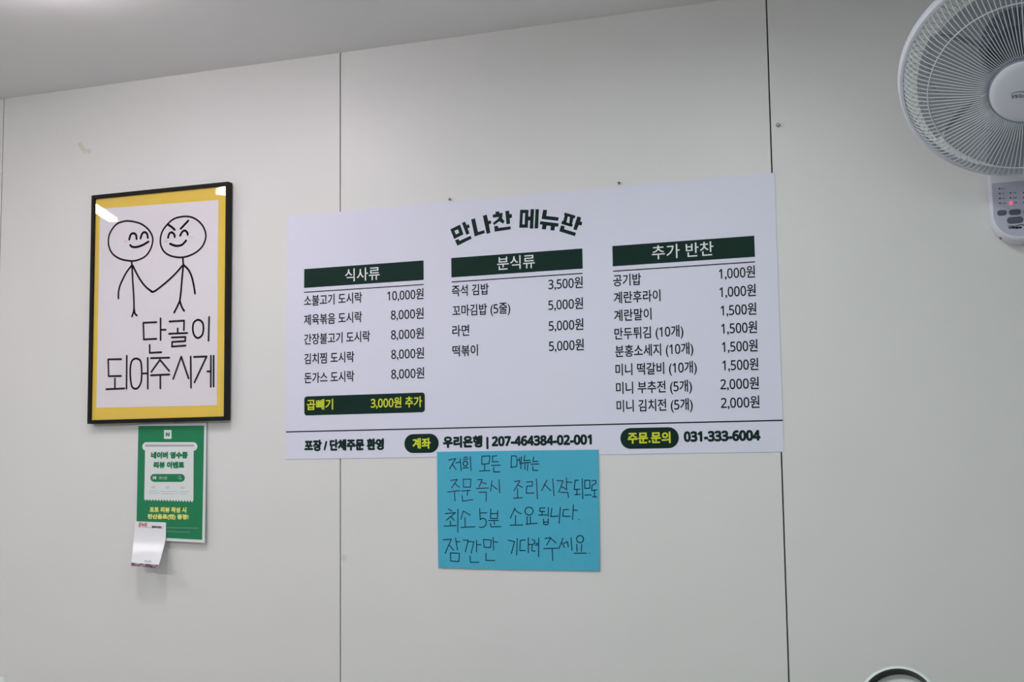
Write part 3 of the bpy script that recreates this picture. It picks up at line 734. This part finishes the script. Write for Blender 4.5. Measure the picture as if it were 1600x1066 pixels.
for x0, x1, y0, y1 in ((1557.8, 1573, 328.8, 336.2), (1576.1, 1595.6, 327.7, 335.4), (1598.8, 1614, 326.6, 334.4), (1573, 1599.2, 339.6, 348.2)):
    a_, b2 = pz.at(x0, y0+.3, .0006), pz.at(x1, y1, .0006); w, h = b2[0]-a_[0], a_[2]-b2[2]; c = (a_+b2)/2
    obj('button', MB().prism([c + np.array([x, 0, z]) for x, z in round_rect(w, h, h*.49)], (0, -.0012, 0)), button_m, cp, bevel=.0004)
m = MB(); text(m, 'Windpia', pz, (1576, 356.4), (1596.6, 355.6), .0008, height=.0062, bold=.0009, shear=.35)
sw = spline([(1574.5, 353.5), (1580, 352.6), (1585.5, 353.7), (1591, 352.2), (1596, 351.3), (1600.5, 352.2)])
for k in range(len(sw)-1): ribbon(m, [pz.at(*sw[k], .0008), pz.at(*sw[k+1], .0008)], .0008+.0012*(k/len(sw)), np.array([0, -1, 0]))
obj('badge', m, text_dark, cp, label='dark slanted lettering under a swoosh')
sc_ = W(1562.3, 374.6, -.030)
obj('foot_screw', MB().lathe([(.0022, -.002), (.0026, .0012), (.0012, .0016)], (sc_[0]+.002, -.026, sc_[2]+.0035), (-.55, -.1, -.83), 10), black_m, body)
# neck from the body to the motor
mot = FC - FN*.125
obj('neck', MB().tube([(pcx, -.030, 2.375), (pcx, -.075, 2.382), (pcx+.003, -.120, 2.388), tuple(mot)], [.027, .026, .024, .024], 20), fan_white, fan, smooth=True)
obj('tilt_joint', MB().lathe([(.022, -.045), (.026, -.04), (.026, .04), (.022, .045)], (pcx, -.098, 2.385), (1, 0, 0), 28), fan_white, fan, smooth=True)

# ------------------------------------------------------------------ things whose tops just reach the lower edge
obj_c = thing('counter', (-1.2, -.25, 0), 'plain counter along the wall, below the menu banner', 'counter')
obj('cabinet', MB().box((-3.0, -.50, 0), (.75, -.005, .81)), counter_m, obj_c)
obj('worktop', MB().box((-3.02, -.52, .8105), (.77, -.004, .85)), counter_m, obj_c, bevel=.004)
# round mirror with white shell and black inner rim, its top peeks in
mc = W(1402.5, 1098, -.27)
mir = thing('round_mirror', (mc[0], mc[1], .85), 'round white thing with a recessed black rim, its top peeking in under the fan', 'mirror')
mn = np.array([-.10, -.82, .56]); mn /= np.linalg.norm(mn)
R0 = .0745; RI = .0655
obj('shell', MB().lathe([(R0*.75, -.034), (R0*.95, -.031), (R0, -.022), (R0, -.006), (R0-.002, -.001), (R0-.005, .001), (RI+.001, .001), (RI, 0), (RI, -.026)], mc, mn, 96), white_gloss, mir, smooth=True)
obj('inner_rim', MB().lathe([(RI+.0004, .0014), (RI-.0012, .0016), (RI-.0018, .0004), (RI-.0018, -.022), (RI+.0004, -.022), (RI+.0004, .0014)], mc, mn, 96), dark_gloss, mir, smooth=True)
obj('face', MB().lathe([(RI-.002, -.0215), (RI-.002, -.0185), (RI-.004, -.0180), (.0001, -.0178)], mc, mn, 80), mirror_m, mir, smooth=True)
zb = mc[2]-R0*.82
obj('post', MB().tube([(mc[0], mc[1]-.03, .862), (mc[0], mc[1]-.03, zb+.004)], .006, 14), white_gloss, mir)
obj('base', MB().lathe([(.062, .0005), (.064, .004), (.058, .012), (.012, .016)], (mc[0], mc[1]-.03, .85), (0, 0, 1), 48), white_gloss, mir, smooth=True)
# white rounded cap in the lower left corner
bc = W(-2, 1058, -.20)
bot = thing('white_bottle', (bc[0], bc[1], .85), 'rounded white cap peeking in at the lower left, below the leaflet', 'bottle')
H = bc[2]-.85
obj('bottle_body', MB().lathe([(.028, .0005), (.031, .004), (.031, H*.66), (.024, H*.78), (.018, H*.82)], (bc[0], bc[1], .85), (0, 0, 1), 36), white_gloss, bot, smooth=True)
obj('cap', MB().lathe([(.0195, H*.82), (.0195, H-.016), (.0175, H-.008), (.012, H-.002), (.005, H), (.0001, H)], (bc[0], bc[1], .85), (0, 0, 1), 36), white_gloss, bot, smooth=True)
